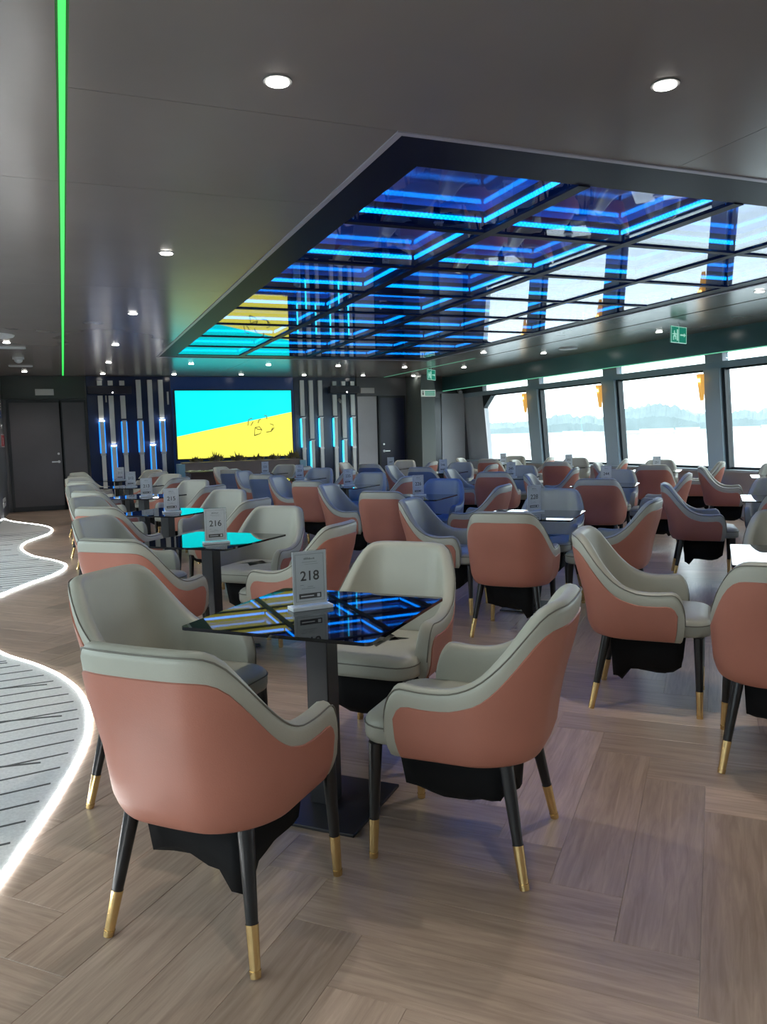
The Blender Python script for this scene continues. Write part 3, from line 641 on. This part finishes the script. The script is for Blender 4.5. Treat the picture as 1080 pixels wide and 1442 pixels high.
# ------------------------------------------------------------------ chair
def build_chair(outer, band, inner):
    root = empty('dining_chair')
    WD, YR, YFR, R = .305, -.30, .195, .20      # half width, rear, arm front, rear corner radius
    path = []
    ny = 16
    for i in range(ny+1):
        t = i/ny; path.append((-WD, YFR-(YFR-(YR+R))*(1-(1-t)**1.0)))
    # denser columns near the arm tip
    path = [(-WD, YFR-q) for q in (0, .004, .010, .018, .028, .040, .055, .072, .10, .135, .17, .205, .24, .27, .295)]
    for i in range(1, 15):
        a = PI+PI/2*i/14; path.append((-WD+R+R*math.cos(a), YR+R+R*math.sin(a)))
    for i in range(1, 5): path.append((-WD+R+(2*WD-2*R)*i/8, YR))
    path += [(-x, y) for x, y in path[:-1][::-1]]
    # slight outward bulge of the rear
    path = [(x, y-.03*(1-(x/WD)**2)*(1 if y < -.05 else 0)) for x, y in path]
    N = len(path)
    def hs_(y):                                     # height of the rim at depth y
        pts = [(-.345, .888), (-.30, .882), (-.275, .858), (-.25, .815), (-.215, .755), (-.18, .705), (-.14, .665), (-.10, .64), (-.05, .622), (.0, .616), (.06, .616), (.13, .622)]
        if y <= pts[0][0]: return pts[0][1]
        for (a, p), (b_, q) in zip(pts, pts[1:]):
            if y <= b_:
                i_ = pts.index((a, p)); t = (y-a)/(b_-a); hh = b_-a
                m0 = (q-pts[i_-1][1])/(b_-pts[i_-1][0]) if i_ else 0
                m1 = (pts[i_+2][1]-p)/(pts[i_+2][0]-a) if i_+2 < len(pts) else 0
                return p*(2*t**3-3*t*t+1)+q*(3*t*t-2*t**3)+hh*(m0*(t**3-2*t*t+t)+m1*(t**3-t*t))
        return .622
    def rim(y):
        h = hs_(y)
        if y > YFR-.072:
            t = min(1, (y-(YFR-.072))/.072); h = .47+(h-.47)*math.sqrt(max(0, 1-t*t))
        return h
    nrm = []
    for i, (x, y) in enumerate(path):
        a = path[max(i-1, 0)]; b_ = path[min(i+1, N-1)]; dx, dy = b_[0]-a[0], b_[1]-a[1]; l = math.hypot(dx, dy)
        nrm.append((-dy/l*-1, dx/l*-1))            # outward
    # make sure outward
    nrm = [(nx, ny_) if nx*x+ny_*y > 0 else (-nx, -ny_) for (nx, ny_), (x, y) in zip(nrm, path)]
    def sc(z):                                      # taper of plan with height
        if z < .44: return .80+.115*math.sqrt(max(0, (z-.368)/.072))
        return .915+.095*min(1, (z-.44)/.30)
    def outp(i, z, off=0):
        x, y = path[i]; s = sc(z); rear = max(0, -y-.08)/.22
        yy = y*s - .055*max(0, z-.55)/.33*min(1, rear) + .012*(1-s)
        return Vector((x*s+nrm[i][0]*off, yy+nrm[i][1]*off, z))
    ZB = .368; TH = .062
    def section(i):
        top = rim(path[i][1]); r_ = TH/2
        zs = [ZB, ZB+.010, ZB+.030, .435, .455]; zt = top-r_
        zs = [z for z in zs if z < zt-.015]; k = 9-len(zs)
        z_last = zs[-1]; zs += [z_last+(zt-z_last)*(j+1)/k for j in range(k)]
        P = [outp(i, z) for z in zs]
        th = TH
        c = outp(i, zt, -th/2)
        for j in range(1, 6):
            a = PI*j/6; o = outp(i, zt, -th/2+th/2*math.cos(a)); P.append(Vector((o.x, o.y, zt+r_*math.sin(a))))
        for z in (zt, zt-.03 if zt-.03 > .44 else zt-.004, max(.435, zt-.1) if zt > .455 else zt-.006, max(.43, zt-.22) if zt > .455 else zt-.008, .41): P.append(outp(i, z, -th))
        return P
    bm = bmesh.new(); rows = []
    for i in range(N):
        rows.append([bm.verts.new(p) for p in section(i)])
    for A, B in zip(rows, rows[1:]):
        for j in range(len(A)-1): bm.faces.new((A[j], B[j], B[j+1], A[j+1]))
        bm.faces.new((A[-1], B[-1], B[0], A[0]))
    bm.faces.new(rows[0]); bm.faces.new(rows[-1][::-1])
    bmesh.ops.recalc_face_normals(bm, faces=bm.faces)
    sh = obj('backrest_shell', bm, band, root, smooth=True)
    # underside pan
    bm = bmesh.new(); pts = [outp(i, ZB+.003, -.004) for i in range(N)]
    A = [bm.verts.new(p) for p in pts]; B = [bm.verts.new(p+Vector((0, 0, .02))) for p in pts]
    bm.faces.new(A); bm.faces.new(B[::-1])
    for i in range(N): bm.faces.new((A[i], A[(i+1) % N], B[(i+1) % N], B[i]))
    bmesh.ops.recalc_face_normals(bm, faces=bm.faces)
    obj('underframe', bm, CLOTH, root)
    # coloured outer panel, inset from the rim and from the arm tip
    ids = [i for i in range(N) if path[i][1] < YFR-.036]
    bm = bmesh.new(); rows = []; M = 9
    for i in ids:
        x, y = path[i]; top = hs_(y)
        bd = .078 if y < -.29 else (.078+.010*math.sin(min(1, (y+.29)/.2)*PI)-.010*min(1, (y+.29)/.3))
        tz = top-bd
        q = (y-(YFR-.095))/.060
        if q > 0: tz -= .075*(1-math.sqrt(max(0, 1-min(1, q)**2)))
        z0_ = ZB+.004
        zz = [z0_, z0_+.008, z0_+.028, .432]+[.432+(tz-.432)*(j+1)/(M-4) for j in range(M-4)]
        R_ = [bm.verts.new(outp(i, z, .0045)) for z in zz]
        R_.append(bm.verts.new(outp(i, tz+.004, -.003)))
        R_.insert(0, bm.verts.new(outp(i, z0_-.004, -.003)))
        rows.append(R_)
    for A, B in zip(rows, rows[1:]):
        for j in range(len(A)-1): bm.faces.new((A[j], B[j], B[j+1], A[j+1]))
    # end strips tucked in
    for R_, i in ((rows[0], ids[0]), (rows[-1], ids[-1])):
        E_ = [bm.verts.new(v.co - Vector((nrm[i][0]*.008, nrm[i][1]*.008, 0)) + Vector((0, .003, 0))) for v in R_]
        for j in range(len(R_)-1): bm.faces.new((R_[j], R_[j+1], E_[j+1], E_[j]))
    bmesh.ops.recalc_face_normals(bm, faces=bm.faces)
    # recalc can flip an open shell: force outward
    f = bm.faces[len(bm.faces)//2]
    if f.normal.dot(Vector((f.calc_center_median().x, f.calc_center_median().y, 0))) < 0: bmesh.ops.reverse_faces(bm, faces=bm.faces)
    obj('outer_panel', bm, outer, root, smooth=True)
    # piping: along the outer shoulder of the rim and at the seam
    P1 = []; P2 = []
    for i in range(N):
        zt = rim(path[i][1])-.012; P1.append(outp(i, zt, -.0105+.0055))
    obj('rim_piping', tube(bmesh.new(), P1, .0025, 5), PIPE, root, smooth='all')
    # seat cushion: lofted rounded slab
    bm = bmesh.new(); rings = []
    def plan(s, z):
        o = []
        for (x, y) in rrect(-.245*s, .245*s, -.235*s, .295*s+.0, .09, 5): o.append(bm.verts.new((x, y, z)))
        return o
    for s, z in ((.90, .392), (.985, .400), (1.0, .415), (1.0, .452), (.985, .468), (.94, .480), (.80, .489), (.5, .496), (.2, .498)): rings.append(plan(s, z))
    bm.faces.new(rings[0][::-1]); bm.faces.new(rings[-1])
    for A, B in zip(rings, rings[1:]):
        for j in range(len(A)): bm.faces.new((A[j], A[(j+1) % len(A)], B[(j+1) % len(A)], B[j]))
    st = obj('seat_cushion', bm, inner, root, smooth='all')
    pp = rrect(-.2455, .2455, -.2355, .2955, .09, 5); pp = [(x, y, .455) for x, y in pp]+[(pp[0][0], pp[0][1], .455)]
    obj('piping', tube(bmesh.new(), pp, .003, 5), PIPE, st, smooth='all')
    # legs
    for sx in (-1, 1):
        for sy in (-1, 1):
            a = Vector((sx*(.215 if sy > 0 else .185), .240 if sy > 0 else -.19, .395 if sy > 0 else .385)); b_ = Vector((sx*(.232 if sy > 0 else .245), .250 if sy > 0 else -.262, 0)); k = .66
            c = a.lerp(b_, k)
            bm = bmesh.new(); cone_between(bm, a, c, .024, .0165, 14); lg = obj('leg', bm, BLACKWOOD, root, smooth=True)
            bm = bmesh.new(); e_ = a.lerp(b_, .95); cone_between(bm, c, e_, .0178, .0148, 14)
            cone_between(bm, e_, b_+Vector((0, 0, .001)), .0162, .0150, 14); obj('brass_tip', bm, BRASS, lg, smooth=True)
    return root
def pouch_bm(seed):
    bm = bmesh.new(); N = 8; rr = random.Random(seed); s = rr.uniform(0, 9)
    def P(u, v, t):
        x, y = (u-.5)*.33, (v-.5)*.36; e = 1-max(abs(u-.5), abs(v-.5))*2
        if t: return (x, y, .384)
        z = .230+.03*noise.noise(Vector((u*2.2+s, v*2.2, s)))-.05*min(1, e*2.5)-(.055 if (seed+1) % 2 and u > .85 and v < .2 else 0)
        k = .90+.06*noise.noise(Vector((u*3, v*3, s+5)))
        return (x*k, y*k, z)
    T_ = [[bm.verts.new(P(i/N, j/N, 1)) for j in range(N+1)] for i in range(N+1)]
    B_ = [[bm.verts.new(P(i/N, j/N, 0)) for j in range(N+1)] for i in range(N+1)]
    for i in range(N):
        for j in range(N):
            bm.faces.new((T_[i][j], T_[i+1][j], T_[i+1][j+1], T_[i][j+1])); bm.faces.new((B_[i][j], B_[i][j+1], B_[i+1][j+1], B_[i+1][j]))
    for i in range(N):
        for a in ((lambda q: (T_[q][0], B_[q][0])), (lambda q: (T_[q][N], B_[q][N])), (lambda q: (T_[0][q], B_[0][q])), (lambda q: (T_[N][q], B_[N][q]))):
            t0_, b0_ = a(i); t1_, b1_ = a(i+1)
            m0 = (t0_.co+b0_.co)/2; bm.faces.new((t0_, t1_, b1_, b0_))
    bmesh.ops.recalc_face_normals(bm, faces=bm.faces)
    # a hanging corner on one side
    return bm
_pm = []
for s in range(5):
    o = obj('life_jacket_pouch', pouch_bm(s), CLOTH, smooth='all'); _pm.append(o.data); bpy.data.objects.remove(o)
PROTO = {'salmon': build_chair(SALMON, SAGE, SAGE), 'navy': build_chair(NAVY, SAGE, SAGE), 'blue': build_chair(NAVY, BLUEIN, BLUEIN)}
USED = set()
def chair(x, y, rz, label, group, kind='salmon'):
    if kind in USED: c = copy_tree(PROTO[kind])
    else: c = PROTO[kind]; USED.add(kind)
    c.location = (x, y, 0); c.rotation_euler = (0, 0, rz); tag(c, label, 'chair', group)
    p = link('underseat_pouch', random.choice(_pm), c)
    return c

# ------------------------------------------------------------------ table
def build_table():
    r = empty('dining_table'); s = .367
    o = obj('glass_top', prism(rrect(-s, s, -s, s, .02, 3), .738, .750), GLASSTOP, r, bevel=0)
    obj('mounting_plate', bx(-.16, .16, -.16, .16, .728, .738), BLACKMET, r)
    obj('pedestal', bx(-.045, .045, -.045, .045, .012, .728), BLACKMET, r, bevel=.004)
    obj('base_plate', bx(-.215, .215, -.215, .215, .001, .013), BLACKMET, r, bevel=.002)
    return r
TPROTO = build_table(); TUSED = []
def table(x, y, rz, label):
    t = copy_tree(TPROTO) if TUSED else TPROTO; TUSED.append(1)
    t.location = (x, y, 0); t.rotation_euler = (0, 0, rz); tag(t, label, 'table', 'black glass dining tables'); return t
_txt = {}
def numsign(x, y, rz, num, label):
    o = empty('table_number_stand', (x, y, .7505), rz); tag(o, label, 'sign', 'number stands on the tables')
    obj('acrylic_base', bx(-.082, .082, -.032, .032, 0, .014), ACRYL, o, bevel=.0015)
    bm = bx(-.072, .072, -.0035, -.0020, .014, .226); bx(-.072, .072, .0020, .0035, .014, .226, bm)
    obj('acrylic_sleeve', bm, SHEET, o)
    cd_ = obj('printed_card', bx(-.068, .068, -.0018, .0018, .018, .222), PAPER, o)
    bm = bmesh.new(); yy = -.0024
    for a in ((-.058, .058, .210, .2112), (-.058, .058, .030, .0312), (-.058, -.0568, .030, .2112), (.0568, .058, .030, .2112)): bx(a[0], a[1], yy, -.0018, a[2], a[3], bm)
    obj('border_line', bm, INKPALE, cd_)
    if num not in _txt: _txt[num] = textmesh(num, .052); _txt[num].materials.append(INK)
    t_ = link('number', _txt[num], cd_, (.0, -.0019, .126)); t_.rotation_euler = (PI/2, 0, 0)
    bm = bmesh.new(); rr = random.Random(5)
    x_ = -.022
    while x_ < .022:
        q = rr.uniform(.003, .007); bx(x_, x_+q*.7, yy, -.0018, .190, .190+rr.uniform(.004, .008), bm); x_ += q
    bx(-.03, .03, yy, -.0018, .180, .1812, bm); bx(-.02, .035, yy, -.0018, .172, .1729, bm)
    for q, (a, b_) in enumerate(((-.04, -.025), (-.01, .012), (-.035, .02))): bx(a, b_, yy, -.0018, .092-q*.007, .0934-q*.007, bm)
    obj('small_print', bm, INKPALE, cd_)
    bm = bx(-.045, .045, yy, -.0018, .040, .060); obj('dark_label', bm, INK, cd_)
    bm = bx(-.038, .015, yy-.0004, yy, .048, .052); bx(.028, .040, yy-.0004, yy, .044, .056, bm); obj('label_print', bm, PAPER, cd_)
    return o

ROWX = [.86, 3.42, 6.02, 8.62]; ROWN = ['aisle row', 'second row', 'third row', 'window row']
YK = [2.79, 5.19, 7.50, 9.84, 12.18, 14.53]
ORD = ['nearest', 'second', 'third', 'fourth', 'fifth', 'farthest']
NUM = {(0, 0): '218', (0, 1): '216', (0, 2): '215', (0, 3): '213', (0, 4): '212', (0, 5): '211', (1, 0): '230', (1, 1): '228', (1, 2): '226', (1, 3): '225', (1, 4): '223', (1, 5): '222'}
SIDES = {'near left': (-1, -1), 'near right': (1, -1), 'far right': (1, 1), 'far left': (-1, 1)}
BLUE = {(1, 4, 'near left'): 'navy', (1, 5, 'near left'): 'navy', (1, 2, 'far right'): 'blue', (2, 5, 'near left'): 'navy', (2, 4, 'near left'): 'navy'}
# measured seat positions of the chairs that show clearly: (x, y, extra turn)
POS = {(0, 0, 'near left'): (.395, 2.28, 0), (0, 0, 'near right'): (1.22, 2.33, .0), (0, 0, 'far left'): (.37, 3.12, 0), (0, 0, 'far right'): (1.28, 3.22, 0),
       (1, 0, 'far left'): (2.76, 3.19, 0), (1, 0, 'near left'): (2.76, 2.36, 0), (1, 1, 'near left'): (2.89, 4.72, 0), (1, 1, 'far left'): (2.84, 5.64, 0)}
rj = random.Random(3)
def vis_pt(x, y, z):
    d = Vector((x, y, z))-CAM; q = d.dot(fwd)
    if q < .3: return None
    return (540+F_PX*d.dot(rgt)/q, 721-F_PX*d.dot(up)/q)
POSPRINT = []
for r_ in range(4):
    for k in range(6):
        tx, ty = ROWX[r_], YK[k]+{(1, 1): .13, (1, 2): .08, (2, 2): .25, (2, 3): .1}.get((r_, k), 0)
        if r_ == 3 and k == 0 or r_ == 2 and k == 0: continue
        p = vis_pt(tx, ty, .75)
        if not p or p[0] > 1230: continue
        tab = '%s table of the %s' % (ORD[k], ROWN[r_]) if not (r_ == 0 and k == 0) else 'nearest table of the aisle row'
        table(tx, ty, PI/4, 'square black glass dining table, %s in the %s' % (ORD[k], ROWN[r_]))
        num = NUM.get((r_, k), str(230+r_*6+k))
        sx, sy, sr = (-.02, .06, .08) if r_ == 0 else (.10, .12, .1)
        if r_ == 0 and k == 1: sx, sy, sr = 0, -.22, .0
        if r_ == 0 and k > 1: sx, sy = .03, -.1
        if r_ >= 2: sx, sy, sr = .05, .05, -.2
        numsign(tx+sx, ty+sy, sr, num, 'clear stand with number %s card on the %s' % (num, tab))
        for side, (dx, dy) in SIDES.items():
            key = (r_, k, side); kd = BLUE.get(key, 'salmon')
            D = .64+rj.uniform(-.05, .05)
            x, y, tw = POS.get(key, (tx+dx*D*S2+rj.uniform(-.03, .03), ty+dy*D*S2+rj.uniform(-.03, .03), rj.uniform(-.09, .09)))
            rz = math.atan2(-dy, -dx)-PI/2+tw
            look = {'salmon': 'salmon and sage', 'navy': 'slate blue and sage', 'blue': 'blue'}[kd]
            q = vis_pt(x, y, .8)
            POSPRINT.append((key, q))
            chair(x, y, rz, '%s chair, %s side of the %s' % (look, side, tab), 'tub chairs around the tables', kd)
for k_, v in PROTO.items():
    if k_ not in USED:
        for c in list(v.children_recursive): bpy.data.objects.remove(c)
        bpy.data.objects.remove(v)

# ------------------------------------------------------------------ outside
wt = obj('river', bx(-900, 2500, -900, 2500, -1.55, -1.50), WATERM); tag(wt, 'pale calm river beyond the windows', 'water', kind='stuff')
def bank(a0, a1, r0_, hfun, name, label, m, seed, step=.25, depth=30):
    bm = bmesh.new(); rows = []; n_ = int((a1-a0)/step)
    for i in range(n_+1):
        a = math.radians(a0+i*step); cr_ = []
        for j, (dr, f) in enumerate(((0, 0), (2, .55), (8, .95), (depth*.5, 1), (depth, .4), (depth+2, 0))):
            R_ = r0_+dr; hh = hfun(a0+i*step)*(1+.28*noise.noise(Vector((i*step*1.1, j*.3, seed)))+.14*noise.noise(Vector((i*step*4.5, j*.8, seed+4)))+.06*noise.noise(Vector((i*step*13, j*2, seed+4))))*f
            cr_.append(bm.verts.new((R_*math.sin(a), R_*math.cos(a), -1.5+hh)))
        rows.append(cr_)
    for A, B in zip(rows, rows[1:]):
        for j in range(5): bm.faces.new((A[j], A[j+1], B[j+1], B[j]))
    bmesh.ops.recalc_face_normals(bm, faces=bm.faces)
    o = obj(name, bm, m); tag(o, label, 'trees' if 'tree' in name else 'shore', kind='stuff')
def hf(a):
    return 13+7*math.exp(-((a-41)/2.5)**2)+9*max(0, min(1, (a-47)/3))+(3 if a > 33 else 0)
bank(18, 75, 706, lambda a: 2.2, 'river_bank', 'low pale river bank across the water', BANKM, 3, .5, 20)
bank(18, 75, 732, hf, 'tree_line', 'haze-coloured tree line on the far shore beyond the windows', TREEM, 1, .07, 50)
for a, w_, h_, lb in ((41.2, 26, 4.5, 'long low white building on the far shore, middle window'), (43.2, 18, 5, 'white building at the right of the middle window, far shore'), (46.7, 22, 4.5, 'pale building on the far shore, right window'), (48.3, 14, 6, 'small white house on the far shore at the right edge'), (35.6, 16, 4, 'low white shed on the far shore, second window')):
    a_ = math.radians(a); R_ = 697
    o = empty('building', (R_*math.sin(a_), R_*math.cos(a_), -1.5), -a_); tag(o, lb, 'building', 'buildings on the far shore')
    h_ *= .55; obj('wall', bx(-w_/2, w_/2, -4, 4, 0, 1+h_*.6), HOUSEM, o); bm = bmesh.new()
    hexa(bm, [(-w_/2-.5, -4.5, 1+h_*.6), (w_/2+.5, -4.5, 1+h_*.6), (w_/2+.5, 4.5, 1+h_*.6), (-w_/2-.5, 4.5, 1+h_*.6), (-w_/2-.5, -.3, 1+h_), (w_/2+.5, -.3, 1+h_), (w_/2+.5, .3, 1+h_), (-w_/2-.5, .3, 1+h_)])
    obj('roof', bm, BANKM, o)
import os
if os.environ.get('DBGPOS'):
    for k_, q in POSPRINT: print(k_, [round(a) for a in q] if q else None)
